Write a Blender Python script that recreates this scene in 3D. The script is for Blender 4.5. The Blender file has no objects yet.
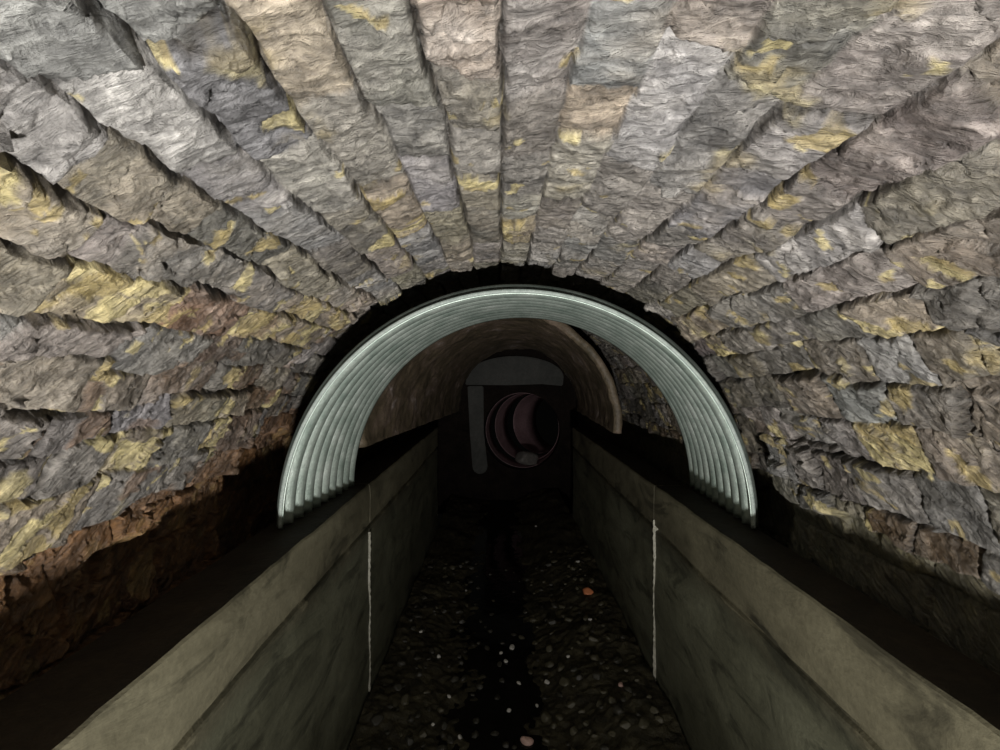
import bpy, bmesh, math, random
import numpy as np
from mathutils import Vector, Matrix

random.seed(11)
rng = np.random.default_rng(5)
scene = bpy.context.scene
COL = scene.collection

# ------------------------------------------------------------------ layout (metres)
CAM_Z = 1.65
VX, VZ, VR = 0.03, 1.10, 0.92          # masonry vault: axis and radius
WL, WR, WTOP = -0.66, 0.77, 1.10       # inner faces and top of the concrete channel walls
Y0, Y1 = -2.6, 6.4
FOC = 480.0

# ------------------------------------------------------------------ helpers
def tag(o, label=None, cat=None, group=None, kind=None):
    if label: o['label'] = label
    if cat: o['category'] = cat
    if group: o['group'] = group
    if kind: o['kind'] = kind
    return o

def link(name, me, mat, parent=None):
    o = bpy.data.objects.new(name, me)
    COL.objects.link(o)
    if mat: me.materials.append(mat)
    if parent: o.parent = parent
    return o

def empty(name, loc=(0, 0, 0)):
    o = bpy.data.objects.new(name, None)
    o.location = loc
    o.empty_display_size = 0.1
    COL.objects.link(o)
    return o

def grid_mesh(name, P, cols=None, smooth=True, attrs=None):
    """P: (nu, nv, 3) array of points -> quad grid mesh, fast."""
    nu, nv = P.shape[:2]
    me = bpy.data.meshes.new(name)
    me.vertices.add(nu * nv)
    me.vertices.foreach_set('co', P.reshape(-1).astype(np.float32))
    i = np.arange(nu * nv).reshape(nu, nv)
    q = np.stack([i[:-1, :-1], i[1:, :-1], i[1:, 1:], i[:-1, 1:]], -1).reshape(-1, 4)
    nq = len(q)
    me.loops.add(nq * 4)
    me.loops.foreach_set('vertex_index', q.reshape(-1).astype(np.int32))
    me.polygons.add(nq)
    me.polygons.foreach_set('loop_start', (np.arange(nq) * 4).astype(np.int32))
    me.polygons.foreach_set('use_smooth', np.full(nq, smooth))
    me.update(calc_edges=True)
    if cols is not None:
        a = me.color_attributes.new('stone_colour', 'FLOAT_COLOR', 'POINT')
        c4 = np.ones((nu * nv, 4), np.float32)
        c4[:, :3] = cols.reshape(-1, 3)
        a.data.foreach_set('color', c4.reshape(-1))
    for k, v in (attrs or {}).items():
        a = me.attributes.new(k, 'FLOAT', 'POINT')
        a.data.foreach_set('value', v.reshape(-1).astype(np.float32))
    me.validate()
    return me

def bm_mesh(name, bm, smooth=False):
    me = bpy.data.meshes.new(name)
    bm.normal_update()
    bm.to_mesh(me); bm.free()
    if smooth:
        me.polygons.foreach_set('use_smooth', [True] * len(me.polygons))
    return me

def _hash(ix, iy, seed):
    h = (ix.astype(np.int64) * 374761393 + iy.astype(np.int64) * 668265263 + seed * 1442695041) & 0xFFFFFFFF
    h = ((h ^ (h >> 13)) * 1274126177) & 0xFFFFFFFF
    h = (h ^ (h >> 16)) & 0xFFFFFFFF
    return h / 4294967295.0

def noise(x, y, seed=0):
    """value-gradient noise in -1..1"""
    x, y = np.broadcast_arrays(np.asarray(x, float), np.asarray(y, float))
    ix, iy = np.floor(x), np.floor(y)
    fx, fy = x - ix, y - iy
    ux, uy = fx ** 3 * (fx * (fx * 6 - 15) + 10), fy ** 3 * (fy * (fy * 6 - 15) + 10)
    def g(dx, dy):
        a = _hash(ix + dx, iy + dy, seed) * 2 * np.pi
        return np.cos(a) * (fx - dx) + np.sin(a) * (fy - dy)
    a = g(0, 0) * (1 - ux) + g(1, 0) * ux
    b = g(0, 1) * (1 - ux) + g(1, 1) * ux
    return (a * (1 - uy) + b * uy) * 1.5

def fbm(x, y, seed=0, oct=4, gain=0.5):
    r, amp, f = 0, 1.0, 1.0
    for k in range(oct):
        r = r + amp * noise(x * f + 17.3 * k, y * f - 9.1 * k, seed + k)
        amp *= gain; f *= 2.03
    return r

def facets(x, y, seed=0):
    """broken facets: nearest cell of a jittered grid -> (height of its tilted plane, cell value, edge distance)"""
    ix, iy = np.floor(x), np.floor(y)
    b1 = np.full(x.shape, 9.0); b2 = np.full(x.shape, 9.0)
    hx = np.zeros(x.shape); val = np.zeros(x.shape)
    for dx in (-1, 0, 1):
        for dy in (-1, 0, 1):
            cx, cy = ix + dx, iy + dy
            px = cx + .5 + .42 * (2 * _hash(cx, cy, seed) - 1); py = cy + .5 + .42 * (2 * _hash(cx, cy, seed + 1) - 1)
            d = (x - px) ** 2 + (y - py) ** 2
            near = d < b1
            b2 = np.where(near, b1, np.minimum(b2, d))
            tx, ty = 2 * _hash(cx, cy, seed + 2) - 1, 2 * _hash(cx, cy, seed + 3) - 1
            off = 2 * _hash(cx, cy, seed + 4) - 1
            hx = np.where(near, tx * (x - px) + ty * (y - py) + .45 * off, hx)
            val = np.where(near, _hash(cx, cy, seed + 5), val)
            b1 = np.minimum(b1, d)
    return hx, val, np.sqrt(b2) - np.sqrt(b1)

def sstep(a, b, x):
    t = np.clip((x - a) / (b - a), 0, 1)
    return t * t * (3 - 2 * t)

# ------------------------------------------------------------------ materials
def new_mat(name):
    m = bpy.data.materials.new(name); m.use_nodes = True
    nt = m.node_tree
    return m, nt, nt.nodes['Principled BSDF']

def noise_node(nt, scale, detail=6, rough=0.6, mapping=None, distortion=0.0):
    n = nt.nodes.new('ShaderNodeTexNoise')
    n.inputs['Scale'].default_value = scale
    n.inputs['Detail'].default_value = detail
    n.inputs['Roughness'].default_value = rough
    n.inputs['Distortion'].default_value = distortion
    tc = nt.nodes.new('ShaderNodeTexCoord')
    if mapping:
        mp = nt.nodes.new('ShaderNodeMapping')
        mp.inputs['Scale'].default_value = mapping[0]
        mp.inputs['Rotation'].default_value = mapping[1]
        nt.links.new(tc.outputs['Object'], mp.inputs['Vector'])
        nt.links.new(mp.outputs['Vector'], n.inputs['Vector'])
    else:
        nt.links.new(tc.outputs['Object'], n.inputs['Vector'])
    return n

def ramp(nt, src, stops):
    r = nt.nodes.new('ShaderNodeValToRGB')
    el = r.color_ramp.elements
    while len(el) < len(stops): el.new(0.5)
    for e, (p, c) in zip(el, stops):
        e.position = p
        e.color = (*c, 1) if not isinstance(c, (int, float)) else (c, c, c, 1)
    nt.links.new(src, r.inputs['Fac'])
    return r

def mixc(nt, a, b, fac, mode='MIX'):
    m = nt.nodes.new('ShaderNodeMix'); m.data_type = 'RGBA'; m.blend_type = mode
    for k, v in ((6, a), (7, b)):
        if isinstance(v, tuple): m.inputs[k].default_value = (*v, 1)
        else: nt.links.new(v, m.inputs[k])
    if isinstance(fac, float): m.inputs[0].default_value = fac
    else: nt.links.new(fac, m.inputs[0])
    return m.outputs[2]

def bump(nt, bsdf, srcs):
    prev = None
    for out, strength, dist in srcs:
        b = nt.nodes.new('ShaderNodeBump')
        b.inputs['Strength'].default_value = strength
        b.inputs['Distance'].default_value = dist
        nt.links.new(out, b.inputs['Height'])
        if prev: nt.links.new(prev, b.inputs['Normal'])
        prev = b.outputs['Normal']
    nt.links.new(prev, bsdf.inputs['Normal'])

def stretched(nt, rot, scale):
    """object coordinates turned, then stretched"""
    tc = nt.nodes.new('ShaderNodeTexCoord')
    m1 = nt.nodes.new('ShaderNodeMapping'); m1.inputs['Rotation'].default_value = rot
    m2 = nt.nodes.new('ShaderNodeMapping'); m2.inputs['Scale'].default_value = scale
    nt.links.new(tc.outputs['Object'], m1.inputs['Vector']); nt.links.new(m1.outputs['Vector'], m2.inputs['Vector'])
    return m2.outputs['Vector']

def mat_masonry():
    m, nt, b = new_mat('masonry_stone')
    at = nt.nodes.new('ShaderNodeAttribute'); at.attribute_name = 'stone_colour'
    n1 = noise_node(nt, 20, 8, 0.68, distortion=0.8)
    n2 = noise_node(nt, 90, 6, 0.7)
    # slaty cleavage: streaks rising into the tunnel
    n3 = noise_node(nt, 1.0, 7, 0.62, distortion=1.4)
    nt.links.new(stretched(nt, (math.radians(-48), .15, 0), (16, 11, 52)), n3.inputs['Vector'])
    vo = nt.nodes.new('ShaderNodeTexVoronoi'); vo.feature = 'F1'; vo.inputs['Scale'].default_value = 1.0
    nt.links.new(stretched(nt, (math.radians(-48), .15, 0), (30, 22, 62)), vo.inputs['Vector'])
    r1 = ramp(nt, n1.outputs['Fac'], [(0.28, 0.45), (0.5, 0.95), (0.72, 1.55)])
    c = mixc(nt, at.outputs['Color'], r1.outputs['Color'], 1.0, 'MULTIPLY')
    r3 = ramp(nt, n3.outputs['Fac'], [(0.32, 0.6), (0.5, 1.0), (0.68, 1.5)])
    c = mixc(nt, c, r3.outputs['Color'], 1.0, 'MULTIPLY')
    r2 = ramp(nt, n2.outputs['Fac'], [(0.3, 0.72), (0.7, 1.28)])
    c = mixc(nt, c, r2.outputs['Color'], 1.0, 'MULTIPLY')
    nt.links.new(c, b.inputs['Base Color'])
    rr = ramp(nt, n1.outputs['Fac'], [(0.3, 0.30), (0.7, 0.58)])
    nt.links.new(rr.outputs['Color'], b.inputs['Roughness'])
    b.inputs['Specular IOR Level'].default_value = 0.6
    bump(nt, b, [(n3.outputs['Fac'], 1.0, 0.020), (vo.outputs['Distance'], 0.7, 0.008), (n1.outputs['Fac'], .6, .012), (n2.outputs['Fac'], 0.6, 0.004)])
    return m

def mat_concrete():
    m, nt, b = new_mat('channel_concrete')
    n1 = noise_node(nt, 2.6, 7, 0.6, ((1, 0.55, 1.3), (0.55, 0, 0)), 0.8)
    n2 = noise_node(nt, 60, 5, 0.7)
    n3 = noise_node(nt, 7, 6, 0.65, ((1, 0.35, 1), (0.6, 0, 0)), 1.2)
    r1 = ramp(nt, n1.outputs['Fac'], [(0.3, (.072, .067, .045)), (0.5, (.122, .115, .079)), (0.7, (.162, .154, .108))])
    r3 = ramp(nt, n3.outputs['Fac'], [(0.36, 0.5), (0.47, 1.0), (0.75, 1.18)])
    c = mixc(nt, r1.outputs['Color'], r3.outputs['Color'], 1.0, 'MULTIPLY')
    r2 = ramp(nt, n2.outputs['Fac'], [(0.3, 0.8), (0.7, 1.15)])
    c = mixc(nt, c, r2.outputs['Color'], 1.0, 'MULTIPLY')
    # dirt caught along the lift line, ragged runs of it below; the cap pour above is browner
    tc = nt.nodes.new('ShaderNodeTexCoord'); sx = nt.nodes.new('ShaderNodeSeparateXYZ')
    nt.links.new(tc.outputs['Object'], sx.inputs[0])
    ad = nt.nodes.new('ShaderNodeMath'); ad.operation = 'MULTIPLY_ADD'
    nt.links.new(n3.outputs['Fac'], ad.inputs[0]); ad.inputs[1].default_value = .22
    nt.links.new(sx.outputs['Z'], ad.inputs[2])
    band = ramp(nt, ad.outputs[0], [(0.90, 1.0), (0.965, .72), (0.995, .6), (1.02, 1.0)])
    c = mixc(nt, c, band.outputs['Color'], 1.0, 'MULTIPLY')
    cap = ramp(nt, ad.outputs[0], [(0.93, (.93, .98, .94)), (1.04, (1.08, 1.04, .97))])
    c = mixc(nt, c, cap.outputs['Color'], 1.0, 'MULTIPLY')
    nt.links.new(c, b.inputs['Base Color'])
    b.inputs['Roughness'].default_value = 0.62
    b.inputs['Specular IOR Level'].default_value = 0.3
    bump(nt, b, [(n3.outputs['Fac'], 0.5, 0.012), (n2.outputs['Fac'], 0.35, 0.003)])
    return m

def mat_steel():
    m, nt, b = new_mat('galvanised_steel')
    n1 = noise_node(nt, 9, 8, 0.65)
    n2 = noise_node(nt, 120, 4, 0.6)
    r1 = ramp(nt, n1.outputs['Fac'], [(0.3, (.22, .28, .24)), (0.55, (.38, .44, .39)), (0.75, (.56, .61, .56))])
    r2 = ramp(nt, n2.outputs['Fac'], [(0.35, 0.85), (0.68, 1.05), (0.76, 1.5)])
    c = mixc(nt, r1.outputs['Color'], r2.outputs['Color'], 1.0, 'MULTIPLY')
    nt.links.new(c, b.inputs['Base Color'])
    b.inputs['Metallic'].default_value = 0.65
    b.inputs['Roughness'].default_value = 0.40
    bump(nt, b, [(n2.outputs['Fac'], 0.3, 0.002)])
    return m

def mat_simple(name, stops, scale, rough=0.6, mapping=None, bumps=0.5, bdist=0.01, spec=0.4, detail=7, dist=0.5):
    m, nt, b = new_mat(name)
    n1 = noise_node(nt, scale, detail, 0.65, mapping, dist)
    n2 = noise_node(nt, scale * 7, 5, 0.65)
    r1 = ramp(nt, n1.outputs['Fac'], stops)
    r2 = ramp(nt, n2.outputs['Fac'], [(0.3, 0.75), (0.7, 1.25)])
    c = mixc(nt, r1.outputs['Color'], r2.outputs['Color'], 1.0, 'MULTIPLY')
    nt.links.new(c, b.inputs['Base Color'])
    b.inputs['Roughness'].default_value = rough
    b.inputs['Specular IOR Level'].default_value = spec
    bump(nt, b, [(n1.outputs['Fac'], bumps, bdist), (n2.outputs['Fac'], bumps, bdist * 0.3)])
    return m

M_STONE = mat_masonry()
M_CONC = mat_concrete()
M_STEEL = mat_steel()
M_RIM = mat_simple('pale_zinc_rim', [(0.3, (.26, .31, .28)), (0.7, (.42, .47, .43))], 30, 0.6, bumps=.2, bdist=.002, spec=.3)
M_SEAM = mat_simple('lime_deposit', [(0.3, (.20, .19, .14)), (0.7, (.5, .48, .40))], 30, 0.4)
M_PARGE = mat_simple('brown_parging', [(0.3, (.065, .055, .033)), (0.5, (.15, .115, .075)), (0.62, (.22, .165, .125)), (0.72, (.5, .43, .40))],
                     5, 0.5, ((1, 0.6, 1), (0.3, 0.2, 0)), 0.8, 0.02)
M_MUD = mat_simple('wet_muck', [(0.3, (.016, .014, .009)), (0.55, (.050, .043, .024)), (0.75, (.12, .105, .062))], 14, 0.5, bumps=0.8, bdist=0.02)
M_SILT_SHADE = mat_simple('silt_with_shade', [(0.3, (.012, .009, .005)), (0.7, (.028, .020, .012))], 9, 0.7, bumps=0.6, bdist=0.01, spec=.25)  # wall-top silt, darkened below its own tone: shade put into the colour against bounce
M_HEAD = mat_simple('dark_headwall', [(0.3, (.009, .007, .006)), (0.7, (.022, .016, .013))], 6, 0.9, spec=0.08)
M_BOULDER = mat_simple('grey_boulder', [(0.3, (.12, .11, .10)), (0.7, (.26, .24, .22))], 8, 0.5)
M_GREY = mat_simple('grey_render', [(0.3, (.026, .027, .022)), (0.7, (.060, .059, .050))], 4, 0.6)
M_PIPE = mat_simple('purple_brown_pipe', [(0.3, (.26, .16, .165)), (0.7, (.44, .28, .30))], 6, 0.35, bumps=0.2, bdist=0.005, spec=0.5)

def mat_pebble(name, lo, hi, rough=0.35):
    return mat_simple(name, [(0.3, lo), (0.7, hi)], 40, rough, bumps=0.5, bdist=0.003, spec=0.5)
P_DARK = mat_pebble('pebble_dark', (.022, .020, .015), (.065, .060, .044))
P_OLIVE = mat_pebble('pebble_olive', (.05, .045, .028), (.115, .102, .064))
P_PALE = mat_pebble('pebble_pale', (.45, .43, .38), (.75, .72, .66))
P_ORANGE = mat_pebble('pebble_orange', (.60, .17, .06), (.85, .34, .16))
P_PINK = mat_pebble('pebble_pink', (.55, .34, .28), (.75, .52, .44))

# ------------------------------------------------------------------ masonry vault
def view_dir_to_theta(deg):
    """angle round the tunnel (0 = crown, - left) seen from the eye line -> angle round the vault axis"""
    a = math.radians(deg)
    dx, dz = math.sin(a), math.cos(a)
    ox, oz = 0.0 - VX, CAM_Z - VZ
    bq = ox * dx + oz * dz
    t = -bq + math.sqrt(bq * bq - (ox * ox + oz * oz - VR * VR))
    return math.atan2(ox + t * dx, oz + t * dz)

COURSE_DEG = [-141, -133, -126, -119, -112, -105, -99, -93.8, -88.2, -81.7, -74.5, -67, -58.8, -49.2, -37.6, -25.6, -12.8,
              0.3, 13.5, 25.7, 36.9, 47.5, 57, 65, 72, 79, 85, 91, 97.5, 103.5, 110, 117, 124, 131, 139]
S_EDGES = np.array([view_dir_to_theta(d) * VR for d in COURSE_DEG])
extra = 0.105
S_MAX = VR * math.pi / 2 + 0.55
lo_e, hi_e = [], []
s = S_EDGES[0] - extra
while s > -S_MAX - extra: lo_e.append(s); s -= extra
s = S_EDGES[-1] + extra
while s < S_MAX + extra: hi_e.append(s); s += extra
S_EDGES = np.array(lo_e[::-1] + list(S_EDGES) + hi_e)
NC = len(S_EDGES) - 1

PAL = {
    'grey': (.285, .270, .248), 'cool': (.285, .292, .310), 'pale': (.46, .455, .45), 'mauve': (.27, .225, .215),
    'tan': (.33, .26, .18), 'ochre': (.46, .36, .15), 'lemon': (.64, .54, .26), 'rust': (.20, .122, .072),
    'olive': (.22, .20, .12), 'umber': (.13, .085, .045), 'dark': (.14, .135, .115)}
_m = (.276, .246, .212)
PAL = {k: tuple(.74 * (q if k in ('ochre', 'lemon', 'umber', 'rust') else q * .52 + mq * .48) for q, mq in zip(v, _m)) for k, v in PAL.items()}
# stones of a colour of their own: (angle seen from the eye line, distance Y, colour)
def px_to_sy(px, py):
    deg = math.degrees(math.atan2(px - 500, 375 - py))
    th = view_dir_to_theta(deg)
    X = VX + VR * math.sin(th); Z = VZ + VR * math.cos(th)
    rr = math.hypot(px - 500, 375 - py)
    Y = FOC * math.hypot(X, Z - CAM_Z) / rr
    return th * VR, Y
SPECIAL = [(75, 280, 'lemon'), (60, 270, 'tan'), (298, 297, 'ochre'), (290, 320, 'ochre'), (328, 320, 'ochre'), (300, 340, 'ochre'),
           (125, 462, 'ochre'), (62, 505, 'ochre'), (222, 428, 'lemon'), (118, 378, 'lemon'), (40, 385, 'tan'), (88, 390, 'tan'),
           (100, 380, 'rust'), (15, 565, 'ochre'), (903, 327, 'lemon'), (700, 320, 'lemon'), (722, 342, 'ochre'), (905, 442, 'ochre'),
           (432, 15, 'tan'), (330, 75, 'tan'), (475, 122, 'grey'), (410, 212, 'ochre'), (50, 45, 'pale'), (20, 20, 'pale'), (90, 60, 'pale'), (30, 140, 'pale'), (60, 160, 'pale'),
           (130, 20, 'cool'), (170, 50, 'cool'), (160, 105, 'pale'), (150, 150, 'tan'), (60, 200, 'tan'), (120, 190, 'tan'), (950, 365, 'tan'),
           (985, 310, 'dark'), (215, 225, 'dark'), (250, 110, 'cool'), (200, 50, 'tan'), (390, 60, 'grey'), (945, 470, 'tan'),
           (520, 225, 'ochre'), (540, 200, 'grey'), (600, 150, 'grey'), (610, 130, 'tan'), (975, 250, 'tan'), (20, 350, 'mauve'),
           (60, 350, 'pale'), (100, 340, 'grey'), (150, 345, 'grey'), (30, 430, 'mauve'), (90, 425, 'mauve'), (150, 430, 'cool')]
SPEC_SY = [(*px_to_sy(a, b), c) for a, b, c in SPECIAL]

END_SY = [px_to_sy(a, b) for a, b in ((118, 72), (70, 170), (150, 62), (228, 158), (300, 150), (490, 75), (480, 130), (590, 95), (85, 235), (200, 225))]

def choose(sc, yc):
    th = sc / VR
    z = VZ + VR * math.cos(th) if abs(th) < math.pi / 2 else VZ - (abs(sc) - VR * math.pi / 2)
    left = sc < 0
    if z < 1.34:
        w = (dict(umber=3, rust=4.5, tan=1.6, dark=.6, ochre=1.0) if left else dict(olive=3, dark=2, tan=1, umber=1.5, grey=1.5, ochre=.25))
    elif abs(th) < 0.62:
        w = (dict(grey=4, cool=2.2, pale=.9, tan=1.3, ochre=.25, mauve=2, dark=.5) if yc < 0.9 else
             dict(grey=4, cool=1.5, olive=2.2, tan=1, ochre=.3, dark=1.5))
    elif left:
        w = dict(grey=4, cool=1.6, pale=.7, tan=1.6, rust=1.3, mauve=1.8, ochre=.2, olive=1, dark=1.2)
    else:
        w = dict(grey=4, tan=2, mauve=1.2, olive=2.2, dark=2.2, cool=.8, ochre=.15, pale=.4)
    return random.choices(list(w), list(w.values()))[0]

# stones of every course: end joints along Y and properties
STONES = []
for c in range(NC):
    sm = 0.5 * (S_EDGES[c] + S_EDGES[c + 1]); wid = S_EDGES[c + 1] - S_EDGES[c]
    ends = [Y0 - random.uniform(0.0, .3)]
    big = abs(sm) < 1.0
    while ends[-1] < Y1 + .1:
        ends.append(ends[-1] + random.uniform(.11, .27) * (1.15 if abs(sm) < .7 else .78))
    for (ss, sy) in END_SY:                       # end joints that are plain to see
        if S_EDGES[c] <= ss < S_EDGES[c + 1]:
            ends = [e for e in ends if abs(e - sy) > .065] + [sy]; ends.sort()
    ends = np.array(ends); n = len(ends) - 1
    P = dict(ends=ends, off=rng.uniform(-1, 1, n) * (.006 if abs(sm) < .75 else .012), ts=rng.uniform(-1, 1, n) * (.07 if abs(sm) < .75 else .17), ty=rng.uniform(-.10, .10, n),
             ang=rng.normal(0, .28, n) + math.copysign(1, sm) * (1.35 if abs(sm) < .6 else .85), amp=rng.uniform(.3, 1.25, n), ph=rng.uniform(0, 99, n),
             och=np.zeros(n), gap=(rng.uniform(0.15, 1, n + 1) ** 1.6 if abs(sm) < .7 else rng.uniform(.35, 1.25, n + 1)),
             col=np.zeros((n, 3)), col2=np.zeros((n, 3)))
    for k in range(n):
        yc = .5 * (ends[k] + ends[k + 1])
        nm = choose(sm, yc); own = False
        for (ss, sy, cn) in SPEC_SY:
            if not own and S_EDGES[c] <= ss < S_EDGES[c + 1] and ends[k] <= sy < ends[k + 1]: nm = cn; own = True
        base = np.array(PAL[nm]) * rng.uniform(.68, 1.26) * rng.uniform(.97, 1.03, 3)
        P['col'][k] = base
        second = random.choice(['grey', 'tan', 'grey', 'olive', 'dark', 'pale']) if nm not in ('ochre', 'lemon') else random.choice(['tan', 'lemon', 'grey'])
        if nm in ('ochre', 'lemon'):
            P['och'][k] = .62; base = np.array(PAL['tan'])
            P['col'][k] = base
        P['col2'][k] = .5 * base + .5 * np.array(PAL[second])
        if own and nm in ('pale', 'cool', 'dark', 'mauve', 'rust'): P['col2'][k] = base * .8
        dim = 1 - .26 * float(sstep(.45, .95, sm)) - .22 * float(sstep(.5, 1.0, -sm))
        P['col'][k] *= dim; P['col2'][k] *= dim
    STONES.append(P)
CREV = rng.uniform(.35, 1.0, NC + 1)
for _k in range(NC + 1):
    if abs(S_EDGES[_k]) < .34: CREV[_k] *= .6
for _d in (-58.8, -49.2, -37.6, -67): CREV[int(np.argmin(np.abs(S_EDGES - view_dir_to_theta(_d) * VR)))] = 1.35

def vault_rows():
    ys = [Y0]
    while ys[-1] < Y1:
        y = ys[-1]
        d = .022 if y < .25 else (.0042 if y < 1.15 else (.0055 if y < 1.8 else (.010 if y < 3.4 else .03)))
        ys.append(y + d)
    return np.array(ys)

def build_vault(name, s_lo, s_hi, ds=.0042):
    ns = int((s_hi - s_lo) / ds) + 1
    sv = np.linspace(s_lo, s_hi, ns); yv = vault_rows()
    S, Y = np.meshgrid(sv, yv, indexing='ij')
    Sw = S + .007 * noise(S * 3.1, Y * 4.0, 3) + .0035 * noise(S * 11, Y * 15, 4)
    _, cv, _ = facets(S * 6.5 + .3 * noise(S * 9, Y * 9, 5), Y * 4.6 + .3 * noise(S * 9, Y * 9, 6), 600)
    Sw = Sw + .024 * (cv - .5) * sstep(.35, .8, np.abs(S)) + .006 * (cv - .5)
    Yw = Y + .010 * noise(S * 6, Y * 4, 7) + .004 * noise(S * 21, Y * 19, 8)
    ci = np.clip(np.searchsorted(S_EDGES, Sw, side='right') - 1, 0, NC - 1)
    H = np.zeros_like(S); Cc = np.zeros(S.shape + (3,))
    n_a = fbm(S * 9, Y * 9, 20, 4)
    n_b = fbm(S * 30, Y * 30, 30, 3)
    n_c = fbm(S * 5, Y * 5, 40, 3)
    crack = noise(S * 2.3, Y * 3.3, 55)
    for c in range(NC):
        m = ci == c
        if not m.any(): continue
        P = STONES[c]; e0, e1 = S_EDGES[c], S_EDGES[c + 1]; w = e1 - e0
        s_, y_ = Sw[m], Yw[m]; u = (s_ - .5 * (e0 + e1))
        yk = y_ + u * 0.25 * math.sin(c * 1.7)
        k = np.clip(np.searchsorted(P['ends'], yk, side='right') - 1, 0, len(P['off']) - 1)
        yk = yk + 0
        ya, yb = P['ends'][k], P['ends'][k + 1]
        v = yk - .5 * (ya + yb)
        na, nb, nc = n_a[m], n_b[m], n_c[m]
        # cleavage: slanting broken layers
        co, si = np.cos(P['ang'][k]), np.sin(P['ang'][k])
        gb, ga = u * co + v * si, -u * si + v * co
        wx = .35 * na + .2 * nc
        f1, v1, g1 = facets(ga * 11 + P['ph'][k] + wx, gb * 21 + P['ph'][k] * 2 + 1.3 * wx, 400)
        f2, v2, g2 = facets(ga * 30 + P['ph'][k] * 3 + .6 * nb + wx, gb * 60 + P['ph'][k] + .5 * nb + wx, 500)
        q2 = gb * 62 + P['ph'][k] * 3 + 1.6 * na + .8 * nc
        saw2 = q2 - np.floor(q2); saw2 -= sstep(.8, 1., saw2)
        amp = P['amp'][k]
        h = (P['off'][k] + P['ts'][k] * u + P['ty'][k] * v + .0125 * amp * f1 + .0042 * f2 + .0030 * saw2 * amp
             + .006 * na + .0028 * nb)
        d_lo, d_hi = s_ - e0, e1 - s_
        d_a, d_b = yk - ya, yb - yk
        def joint(d, depth, wd):
            return depth * (1 - sstep(0, 1, d / wd))
        var = .12 + 1.15 * np.clip(crack[m] * 1.3 + .45, 0, 1)
        jl = np.maximum(joint(d_lo, .055 * CREV[c] * var, .0052), joint(d_hi, .055 * CREV[c + 1] * var, .0052))
        je = np.maximum(joint(d_a, .022 * P['gap'][k], .006), joint(d_b, .022 * P['gap'][k + 1], .006))
        rnd = .0035 * np.exp(-np.minimum(d_lo, d_hi) / .012) + .003 * np.exp(-np.minimum(d_a, d_b) / .010)
        h = h - np.maximum(jl, je) - rnd
        H[m] = h
        t = np.clip(.45 + .55 * na + .5 * nc + .5 * (v1 - .5) + .4 * (v2 - .5), 0, 1)
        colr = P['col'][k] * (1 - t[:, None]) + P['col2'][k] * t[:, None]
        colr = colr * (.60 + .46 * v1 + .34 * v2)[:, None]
        # mineral bloom on single broken faces
        pr = v1 * 7.13 - np.floor(v1 * 7.13)
        lim = (.05 if e0 < 0 else .03) if abs(e0) > .6 else .018
        lim = lim + P['och'][k]
        oc = np.where(pr < lim, sstep(.02, .10, g1) * (.55 + .35 * v2), 0)
        oc = np.maximum(oc, (.4 if abs(e0) < .5 else .6) * sstep(.62, .95, nc * .8 + na * .5 + .25 * (v2 - .5)))
        pr2 = v2 * 5.31 - np.floor(v2 * 5.31)
        oc = np.maximum(oc, np.where(pr2 < (.035 if abs(e0) > .5 else .02), .7 * sstep(.02, .12, g2), 0))
        bl = np.where((v1 > .5)[:, None], np.array(PAL['ochre']), np.array(PAL['lemon']))
        colr = colr * (1 - oc[:, None]) + bl * oc[:, None]
        ru = np.where((pr > .93) & (e0 < -.72), .6, 0) * (1 if e0 < -.3 else .3)
        colr = colr * (1 - ru[:, None]) + np.array(PAL['rust']) * ru[:, None]
        # earth packed into the joints
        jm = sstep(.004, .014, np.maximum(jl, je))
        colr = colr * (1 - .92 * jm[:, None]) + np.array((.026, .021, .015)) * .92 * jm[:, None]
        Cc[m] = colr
    H = H + .016 * noise(S * 1.7, Y * 1.3, 60)
    # undermined foot: facing stones lost low on both sides
    TH = S / VR
    half = VR * math.pi / 2
    Z = np.where(np.abs(S) < half, VZ + VR * np.cos(TH), VZ - (np.abs(S) - half))
    wob = .030 * noise(S * 7, Y * 5, 70) + .020 * noise(S * 19, Y * 17, 71)
    zl = np.interp(Y, [.6, .95, 1.25, 1.85, 2.4, 4], [1.27, 1.30, 1.365, 1.45, 1.48, 1.50]) + wob
    zr = 1.245 + .8 * wob
    recL = np.where(S < 0, 1 - sstep(-.012, .012, Z - zl), 0)
    recR = np.where(S > 0, 1 - sstep(-.012, .012, Z - zr), 0)
    recL2 = np.where(S < 0, 1 - sstep(-.02, .02, Z - (zl - .12 + wob)), 0)
    H = H - .045 * recL - .05 * recL2 - .055 * recR
    mud = np.clip(recR * .9, 0, 1)
    H = H * (1 - .55 * mud) + (-.055) * .55 * mud
    brown = np.array((.165, .078, .024)) * (1 + .5 * n_a[..., None])
    Cc = Cc * (1 - .72 * recL[..., None]) + brown * .72 * recL[..., None]
    olive = np.array((.10, .092, .058)) * (1 + .3 * n_a[..., None])
    Cc = Cc * (1 - .8 * recR[..., None]) + olive * .8 * recR[..., None]
    # beyond the steel arch the vault opens out a little
    R = VR - H + .10 * sstep(1.655, 1.695, Y + .05 * noise(S * 6, Y * 2, 77))
    sgn = np.sign(S)
    X = np.where(np.abs(S) < half, VX + R * np.sin(TH), VX + sgn * R)
    Zz = np.where(np.abs(S) < half, VZ + R * np.cos(TH), Z)
    Pp = np.stack([X, Y, Zz], -1)[::-1]
    Cc = np.clip(Cc, .008, .9)[::-1]
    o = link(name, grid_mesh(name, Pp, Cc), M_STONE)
    return tag(o, kind='structure')

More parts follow.
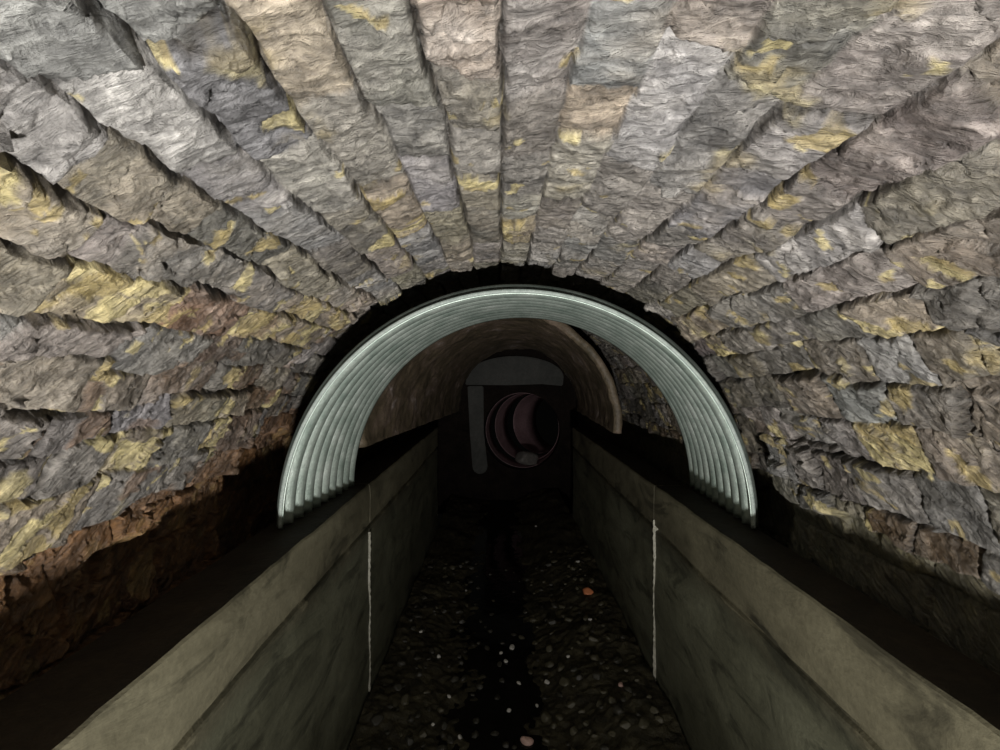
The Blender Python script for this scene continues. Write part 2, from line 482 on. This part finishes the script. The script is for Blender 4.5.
i_l = int(np.argmin(np.abs(S_EDGES - view_dir_to_theta(-67) * VR)))
i_r = int(np.argmin(np.abs(S_EDGES - view_dir_to_theta(72) * VR)))
s_l, s_r = S_EDGES[i_l], S_EDGES[i_r]
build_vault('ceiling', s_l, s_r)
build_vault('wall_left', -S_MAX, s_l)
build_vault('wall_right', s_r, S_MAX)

# ------------------------------------------------------------------ concrete channel walls (cast in two lengths a side)
JOINT_Y = 2.42
WALL_END = 5.07
def wall_panel(side, ya, yb, label):
    """inner face with a lift line 0.2 m under the top, arrised top edge"""
    xin = WL if side < 0 else WR
    th = .19 if side < 0 else .155
    ys = []
    y = ya
    while y < yb - 1e-6:
        ys.append(y); y += .03
    ys.append(yb)
    ys = np.array(ys)
    # profile from the foot of the inner face over the top to the outer face: (depth into wall, z)
    prof = []
    for z in np.linspace(-.10, .868, 34): prof.append((0.0, z))
    prof += [(.004, .874), (.014, .880), (.018, .888), (.010, .896), (-.004, .903)]
    for z in np.linspace(.915, 1.082, 14): prof.append((-.003, z))
    prof += [(-.001, 1.092), (.004, 1.098), (.010, 1.100)]
    for d in np.linspace(.03, th - .01, 10): prof.append((d, 1.100))
    prof += [(th, 1.092), (th, .6), (th, .0), (th, -.10), (0.0, -.10)]
    prof = np.array(prof)
    D = prof[:, 0][:, None] + 0 * ys[None]; Z = prof[:, 1][:, None] + 0 * ys[None]; Yg = ys[None] + 0 * D
    face = ((np.arange(len(prof)) < 56) & (prof[:, 1] > -.09))[:, None]
    rough = .006 * fbm(Yg * 1.6, Z * 3, 80 + side, 3) + .0022 * noise(Yg * 17, Z * 19, 90)
    D = D + np.where(face, rough, 0)
    topm = (prof[:, 1] > 1.08)[:, None] & face
    Z = Z + np.where(topm | (prof[:, 1] == 1.1)[:, None], .004 * noise(Yg * 6, D * 9, 95) + .0012 * noise(Yg * 25, D * 30, 96), 0)
    X = xin + side * D
    P = np.stack([X, Yg, Z], -1)
    if side > 0: P = P[:, ::-1]
    me = grid_mesh('concrete_wall', P)
    bm = bmesh.new(); bm.from_mesh(me)
    bmesh.ops.remove_doubles(bm, verts=bm.verts, dist=1e-6)
    bmesh.ops.holes_fill(bm, edges=[e for e in bm.edges if e.is_boundary], sides=0)
    bmesh.ops.recalc_face_normals(bm, faces=bm.faces)
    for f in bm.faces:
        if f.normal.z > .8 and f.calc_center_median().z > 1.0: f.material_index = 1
    for e in bm.edges:
        if len(e.link_faces) == 2 and e.calc_face_angle(0) > .35: e.smooth = False
    bm.to_mesh(me); bm.free()
    o = link('concrete_wall', me, M_CONC)
    me.materials.append(M_SILT_SHADE)
    return tag(o, label, 'concrete wall', 'cast concrete walls lining the channel')

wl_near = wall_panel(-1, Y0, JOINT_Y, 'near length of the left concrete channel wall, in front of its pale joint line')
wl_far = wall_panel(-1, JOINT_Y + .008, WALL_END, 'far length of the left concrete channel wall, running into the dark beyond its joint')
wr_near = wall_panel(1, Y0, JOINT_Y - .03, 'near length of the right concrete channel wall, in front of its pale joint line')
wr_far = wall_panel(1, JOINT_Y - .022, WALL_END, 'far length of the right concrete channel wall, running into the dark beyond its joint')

def seam(parent, side, y, z0, z1, lean):
    xin = WL if side < 0 else WR
    bm = bmesh.new(); rows = []
    n = 46
    for i in range(n + 1):
        t = i / n
        z = z1 + (z0 - z1) * t
        yy = y - .004 + .004 * math.sin(t * 17)
        wdt = .0018 + .0009 * math.sin(i * 1.9) + (.004 if random.random() < .07 else 0)
        pr = .009 + .002 * math.sin(i * 2.7)
        ring = []
        for dy, dx in ((-wdt, -.02), (-wdt * .8, pr * .7), (0, pr), (wdt * .8, pr * .7), (wdt, -.02)):
            ring.append(bm.verts.new((xin - side * dx, yy + dy, z)))
        rows.append(ring)
    for a, b in zip(rows, rows[1:]):
        for k in range(4): bm.faces.new((a[k], a[k + 1], b[k + 1], b[k]))
    bmesh.ops.recalc_face_normals(bm, faces=bm.faces)
    o = link('joint_deposit', bm_mesh('joint_deposit', bm, True), M_SEAM, parent)
    o['label'] = 'pale lime deposit along the vertical joint'
    return o
seam(wl_near, -1, JOINT_Y, .06, .86, 0)
seam(wr_near, 1, JOINT_Y - .03, .10, .93, 0)

# ------------------------------------------------------------------ corrugated steel arch standing on the wall tops
AR = 0.85
AY0, AY1 = 1.70, 2.372
def arch_axis(t):
    return Vector((.06 + (.109 - .06) * t, AY0 + (AY1 - AY0) * t, 1.108 - .004 * t))
arch = empty('corrugated_arch', (.085, 2.03, 1.105))
tag(arch, 'half round corrugated steel arch, pale green grey, spanning the channel between the concrete wall tops', 'steel arch')
NCOR, SUB, NA = 9, 12, 128
nt_ = NCOR * SUB
T = np.linspace(0, 1, nt_ + 1); A = np.linspace(-.004, math.pi + .004, NA + 1)
prof_r = -.0185 * np.cos(T * NCOR * 2 * np.pi)
TH_ = .0035
def sheet_pts(off):
    P = np.zeros((nt_ + 1, NA + 1, 3))
    for i, t in enumerate(T):
        c = arch_axis(t); r = AR + prof_r[i] + off
        P[i, :, 0] = c.x - r * np.cos(A); P[i, :, 1] = c.y; P[i, :, 2] = c.z + r * np.sin(A)
    return P
inner = sheet_pts(-TH_); outer = sheet_pts(TH_)
rp = np.concatenate([inner, outer[::-1], inner[:1]], 0)
me = grid_mesh('corrugated_sheet', rp)
bm = bmesh.new(); bm.from_mesh(me)
bmesh.ops.remove_doubles(bm, verts=bm.verts, dist=1e-6)
bmesh.ops.holes_fill(bm, edges=[e for e in bm.edges if e.is_boundary], sides=0)
bmesh.ops.recalc_face_normals(bm, faces=bm.faces)
bm.to_mesh(me); bm.free()
inv = Matrix.Translation(-Vector(arch.location))
me.transform(inv)
link('corrugated_sheet', me, M_STEEL, arch)

def rim(t, rad, out, lab):
    c = arch_axis(t)
    bm = bmesh.new(); rows = []
    for a in np.linspace(0, math.pi, NA + 1):
        ring = []
        for k in range(8):
            b = 2 * math.pi * k / 8
            r = AR + out + rad * math.cos(b)
            ring.append(bm.verts.new((c.x - r * math.cos(a), c.y + rad * .8 * math.sin(b), c.z + r * math.sin(a))))
        rows.append(ring)
    for p, q in zip(rows, rows[1:]):
        for k in range(8): bm.faces.new((p[k], p[(k + 1) % 8], q[(k + 1) % 8], q[k]))
    bm.faces.new(rows[0]); bm.faces.new(rows[-1][::-1])
    bmesh.ops.recalc_face_normals(bm, faces=bm.faces)
    me = bm_mesh('rim', bm, True); me.transform(inv)
    o = link('rim', me, M_RIM, arch); o['label'] = lab
rim(0, .0075, -.010, 'rolled bright rim of the near end')
rim(1, .0060, -.010, 'rolled rim of the far end')

# ------------------------------------------------------------------ smooth brown barrel lining beyond
BR = .745
BY0, BY1 = 3.2, 6.05
def barrel():
    nu, nv = 150, 110
    yv = np.linspace(0, 1, nu); av = np.linspace(-.06, math.pi + .06, nv)
    def surf(off, seed):
        P = np.zeros((nu, nv, 3))
        Tt, Aa = np.meshgrid(yv, av, indexing='ij')
        n = fbm(Tt * 9, Aa * 2.4, seed, 4)
        r = BR + off + .014 * n + .006 * noise(Tt * 40, Aa * 12, seed + 9)
        if off > 0: r = BR + off + .014 * n
        cx = .017 + .213 * Tt; cz = 1.307 - .067 * Tt
        edge = np.where(Tt < .03, .012 * noise(Aa * 5, Tt, 33), 0)
        skew = -.62 * sstep(0, 1, np.clip(.5 + .62 * np.cos(Aa), 0, 1)) * (1 - Tt)
        P[..., 0] = cx - r * np.cos(Aa); P[..., 1] = BY0 + (BY1 - BY0) * Tt + edge + skew; P[..., 2] = cz + r * np.sin(Aa)
        return P
    a, b = surf(0, 200), surf(.055, 200)
    bev = (a[:1] * .35 + b[:1] * .65); bev[..., 1] -= .012
    rp = np.concatenate([a, b[::-1], bev, a[:1]], 0)
    me = grid_mesh('barrel_lining', rp)
    bm = bmesh.new(); bm.from_mesh(me)
    bmesh.ops.remove_doubles(bm, verts=bm.verts, dist=1e-6)
    bmesh.ops.holes_fill(bm, edges=[e for e in bm.edges if e.is_boundary], sides=0)
    bmesh.ops.recalc_face_normals(bm, faces=bm.faces)
    bm.to_mesh(me); bm.free()
    o = link('barrel_lining', me, M_PARGE)
    tag(o, 'smooth brown barrel lining with a rough pale lip, seen through the steel arch', 'tunnel lining')
barrel()

# ------------------------------------------------------------------ head wall with a pipe mouth at the far end
HY = 6.40
PX, PZ, PR = .29, .90, .515
def head_wall():
    bm = bmesh.new()
    n = 64
    out = []; inn = []
    for k in range(n):
        a = 2 * math.pi * k / n
        ca, sa = math.cos(a), math.sin(a)
        t = 1e9
        for (lim, comp) in ((1.05 - PX, ca), (-1.05 - PX, ca), (2.15 - PZ, sa), (-.2 - PZ, sa)):
            if abs(comp) > 1e-6 and lim / comp > 0: t = min(t, lim / comp)
        out.append((PX + t * ca, PZ + t * sa)); inn.append((PX + PR * ca, PZ + PR * sa))
    loops = []
    for y, pts in ((HY, out), (HY, inn), (HY + .12, inn), (HY + .12, out)):
        loops.append([bm.verts.new((x, y, z)) for x, z in pts])
    for p, q in zip(loops, loops[1:] + loops[:1]):
        for k in range(n): bm.faces.new((p[k], p[(k + 1) % n], q[(k + 1) % n], q[k]))
    bmesh.ops.recalc_face_normals(bm, faces=bm.faces)
    return tag(link('wall_back', bm_mesh('wall_back', bm), M_HEAD), kind='structure')
head_wall()

fr = empty('headwall_surround', (0.1, HY - .03, 1.7))
tag(fr, 'flat grey surround above and left of the dark pipe mouth at the far end', 'surround')
def rounded_slab(name, pts, y0, y1, mat, parent):
    bm = bmesh.new()
    f = bm.faces.new([bm.verts.new((x, y0, z)) for x, z in pts])
    r = bmesh.ops.extrude_face_region(bm, geom=[f])
    bmesh.ops.translate(bm, verts=[v for v in r['geom'] if isinstance(v, bmesh.types.BMVert)], vec=(0, y1 - y0, 0))
    bmesh.ops.recalc_face_normals(bm, faces=bm.faces)
    bmesh.ops.bevel(bm, geom=[e for e in bm.edges if e.calc_face_angle(0) > .8], offset=.012, segments=2, affect='EDGES')
    me = bm_mesh(name, bm); me.transform(Matrix.Translation(-Vector(parent.location)))
    return link(name, me, mat, parent)
lint = []
for k in range(25):
    a = math.pi * k / 24
    lint.append((.20 + .64 * math.cos(a), 1.62 + .28 * math.sin(a)))
lint += [(-.46, 1.52), (.10, 1.515), (.55, 1.53), (.83, 1.505)]
rounded_slab('lintel', lint, HY - .07, HY + .003, M_GREY, fr)
post = [(-.43, 1.505), (-.22, 1.505), (-.215, .9), (-.165, .45)]
for k in range(9):
    a = -math.pi * k / 8
    post.append((-.265 + .10 * math.cos(a), .44 + .10 * math.sin(a)))
post += [(-.40, .9)]
rounded_slab('side_strip', post, HY - .06, HY + .003, M_GREY, fr)

# pipe of overlapping rings, bending away to the right
pipe = empty('ribbed_pipe', (PX, HY, PZ))
tag(pipe, 'purple brown ribbed pipe mouth bending right at the far end of the channel', 'pipe')
def pipe_ring(c, yaw, r, length, lip):
    """ring with rolled lip toward us, axis turned by yaw to the right"""
    bm = bmesh.new(); n = 72; rows = []
    prof = [(r, 0), (r + .002, -.002), (r + .004, -.002), (r + .006, .0), (r + .010, .02), (r + .022, length), (r - .012, length), (r - .004, length * .5), (r + .004, .04)]
    for k in range(n):
        a = 2 * math.pi * k / n
        row = []
        for pr, py in prof:
            p = Vector((pr * math.cos(a), py, pr * math.sin(a)))
            p = Matrix.Rotation(-yaw, 3, 'Z') @ p
            row.append(bm.verts.new(p + c))
        rows.append(row)
    m = len(prof)
    for i in range(n):
        p, q = rows[i], rows[(i + 1) % n]
        for k in range(m): bm.faces.new((p[k], p[(k + 1) % m], q[(k + 1) % m], q[k]))
    bmesh.ops.recalc_face_normals(bm, faces=bm.faces)
    me = bm_mesh('pipe_ring', bm, True); me.transform(Matrix.Translation(-Vector(pipe.location)))
    return link('pipe_ring', me, M_PIPE, pipe)
c = Vector((PX + .02, HY + .13, PZ)); yaw = .14
for k, (r, ln, dyaw) in enumerate(((.505, .34, .24), (.475, .46, .30), (.44, .60, .30))):
    pipe_ring(c, yaw, r, ln, .02)
    c = c + Matrix.Rotation(-yaw, 3, 'Z') @ Vector((0.02, ln - .03, .01))
    yaw += dyaw

# ------------------------------------------------------------------ channel floor
def floor_z(x, y):
    x = np.asarray(x, float); y = np.asarray(y, float)
    bankL = .06 * (1 - sstep(-.62, -.18, x)); bankR = .16 * sstep(.12, .72, x)
    return bankL + bankR - .035 * np.exp(-((x - .0) / .2) ** 2) + .022 * fbm(x * 4, y * 4, 300, 4) + .008 * noise(x * 28, y * 28, 310)
def floor():
    xs = np.linspace(WL + .012, WR - .012, 160)
    ys = np.concatenate([np.arange(Y0, 1.6, .06), np.arange(1.6, 4.2, .0095), np.arange(4.2, 6.40, .05)])
    X, Yg = np.meshgrid(xs, ys, indexing='ij')
    P = np.stack([X, Yg, floor_z(X, Yg)], -1)
    o = link('floor', grid_mesh('floor', P), M_MUD)
    tag(o, kind='structure')
floor()

def water():
    m, nt, b = new_mat('still_water')
    b.inputs['Base Color'].default_value = (.006, .006, .005, 1)
    b.inputs['Roughness'].default_value = .06
    b.inputs['IOR'].default_value = 1.33
    n1 = noise_node(nt, 9, 3, .5)
    bump(nt, b, [(n1.outputs['Fac'], .25, .01)])
    xs = np.linspace(WL + .05, WR - .05, 40); ys = np.linspace(1.2, 6.3, 120)
    X, Yg = np.meshgrid(xs, ys, indexing='ij')
    o = link('water', grid_mesh('water', np.stack([X, Yg, -.006 + 0 * X], -1)), m)
    tag(o, 'shallow black water lying along the middle of the channel bed', 'water', kind='stuff')
water()

def pebble_mesh(seed, name='stone'):
    bm = bmesh.new()
    bmesh.ops.create_icosphere(bm, subdivisions=3, radius=.5)
    rs = random.Random(seed)
    planes = []
    for _ in range(9):
        d = Vector((rs.gauss(0, 1), rs.gauss(0, 1), rs.gauss(0, 1))).normalized()
        planes.append((d, rs.uniform(.30, .46)))
    for v in bm.verts:
        for d, o in planes:
            t = v.co.dot(d)
            if t > o: v.co -= d * (t - o) * .9
    sx, sy, sz = rs.uniform(.85, 1.25), rs.uniform(.7, 1.0), rs.uniform(.45, .7)
    for v in bm.verts: v.co = Vector((v.co.x * sx, v.co.y * sy, v.co.z * sz))
    return bm_mesh(name, bm, True)
PEB = {}
def pebble(kind, mat, x, y, size, label, group=None, sink=.22):
    key = (mat.name, kind)
    if key not in PEB:
        me = pebble_mesh(hash(kind) % 97 + kind * 7); me.materials.append(mat); PEB[key] = me
    o = bpy.data.objects.new('stone', PEB[key]); COL.objects.link(o)
    s_ = size
    o.scale = (s_, s_, s_)
    o.rotation_euler = (random.uniform(-.25, .25), random.uniform(-.25, .25), random.uniform(0, 6.28))
    o.location = (x, y, max(float(floor_z(x, y)), -.008) + s_ * (.28 - sink))
    return tag(o, label, 'stone', group)

def at_floor(px, py):
    z = .02
    for _ in range(6):
        Yd = FOC * (CAM_Z - z) / (py - 375)
        X = (px - 500) * Yd / FOC
        z = float(floor_z(X, Yd))
    return X, Yd
NAMED = [
    (588, 592, .085, P_ORANGE, 'bright orange broken stone by the foot of the right wall'),
    (621, 686, .036, P_PINK, 'small pink pebble on the right bank of the floor'),
    (527, 744, .060, P_PINK, 'pinkish tan rounded stone nearest the camera in mid channel'),
    (460, 738, .024, P_PALE, 'pale pebble lying left of the middle at the front'),
    (433, 725, .020, P_PALE, 'white pebble shining among the dark stones at left front'),
    (512, 655, .040, P_PALE, 'pale curved stone shard in the middle of the channel bed'),
    (501, 660, .024, P_PALE, 'small pale stone just left of the curved shard'),
    (506, 666, .032, P_PALE, 'grey white stone just in front of the curved shard'),
    (519, 690, .026, P_PALE, 'round pale pebble in mid channel with a white glint'),
    (547, 683, .030, P_PALE, 'flat pale sliver right of the middle of the channel'),
    (509, 715, .026, P_PALE, 'pale pebble in mid channel behind the pinkish tan stone'),
    (537, 709, .020, P_PALE, 'tiny pale pebble right of the mid channel'),
    (439, 657, .028, P_PALE, 'pale pebble at the top of the left stone bank'),
    (449, 697, .024, P_PALE, 'pale pebble at the right edge of the left stone bank'),
    (421, 632, .026, P_PALE, 'pale chip near the foot of the left wall'),
    (466, 591, .022, P_PALE, 'white speck of a pebble far down the channel, left of middle'),
    (536, 526, .030, P_PALE, 'farthest pale pebble glinting in the black of the channel'),
    (578, 562, .030, P_PALE, 'pale chip beyond the orange stone near the right wall'),
    (568, 657, .024, P_PALE, 'pale pebble between the mid channel and the right bank'),
    (590, 620, .026, P_PALE, 'pale pebble in front of the orange stone'),
    (427, 693, .042, P_OLIVE, 'roundish olive stone on the left bank'),
    (441, 711, .036, P_OLIVE, 'pointed olive stone on the left bank near the front'),
]
used = []
for k, (px, py, sz, mt, lab) in enumerate(NAMED):
    x, y = at_floor(px, py)
    pebble(k % 6, mt, x, y, sz, lab, sink=.12 if mt is not P_OLIVE else .2)
    used.append((x, y, sz))
GR = {'l': ('dark wet stone in the rubble along the foot of the left wall', 'rubble stones along the left wall'),
      'm': ('dark wet stone in the black bed along the middle of the channel', 'stones in the middle of the channel bed'),
      'r': ('olive brown stone in the gravel bank along the foot of the right wall', 'stones in the right gravel bank')}
tries = 0; count = 0
while count < 230 and tries < 9000:
    tries += 1
    zone = random.choices('lmr', (.36, .16, .48))[0]
    x = {'l': random.uniform(-.60, -.22), 'm': random.uniform(-.22, .20), 'r': random.uniform(.20, .70)}[zone]
    y = 2.02 + 2.2 * random.random() ** 1.5
    sz = random.choice((.026, .032, .04, .05, .062))
    if zone == 'm': sz = min(sz, .04)
    if any((x - a) ** 2 + (y - b) ** 2 < (.55 * (sz + s_)) ** 2 for a, b, s_ in used): continue
    used.append((x, y, sz)); count += 1
    mt = P_OLIVE if (zone == 'r' and random.random() < .6) or random.random() < .15 else P_DARK
    pebble(random.randrange(8), mt, x, y, sz, GR[zone][0], GR[zone][1])
# grey boulder lying in the mouth of the far pipe
bo = link('boulder', pebble_mesh(77, 'boulder'), M_BOULDER)
bo.scale = (.42, .36, .30); bo.rotation_euler = (.1, .2, .4); bo.location = (.38, 6.62, .50)
tag(bo, 'grey boulder lying in the mouth of the far pipe', 'boulder')

# ------------------------------------------------------------------ light: a work lamp held low in the channel behind the camera
def spot(name, loc, target, power, size, angle, blend, col):
    L = bpy.data.lights.new(name, 'SPOT')
    L.energy = power; L.color = col; L.shadow_soft_size = size
    L.spot_size = math.radians(angle); L.spot_blend = blend
    o = bpy.data.objects.new(name, L); COL.objects.link(o)
    o.location = loc
    o.rotation_euler = (Vector(target) - Vector(loc)).to_track_quat('-Z', 'Y').to_euler()
    return o
spot('work_lamp', (.05, -.58, .74), (.05, .42, 1.78), 305, .05, 141, 1.0, (1.0, .98, .95))

w = bpy.data.worlds.new('tunnel_dark'); scene.world = w; w.use_nodes = True
w.node_tree.nodes['Background'].inputs[0].default_value = (.010, .010, .009, 1)
w.node_tree.nodes['Background'].inputs[1].default_value = .1

# ------------------------------------------------------------------ camera and colour management
cam = bpy.data.cameras.new('camera')
cam.sensor_width = 36.0; cam.lens = 36.0 * FOC / 1000.0
cam.clip_start = .02
co_ = bpy.data.objects.new('camera', cam); COL.objects.link(co_)
co_.location = (0, 0, CAM_Z)
co_.rotation_euler = (math.radians(90), 0, 0)
scene.camera = co_
vs = scene.view_settings
vs.view_transform = 'Standard'; vs.look = 'None'; vs.gamma = 1.0; vs.exposure = 0.0; vs.use_curve_mapping = False
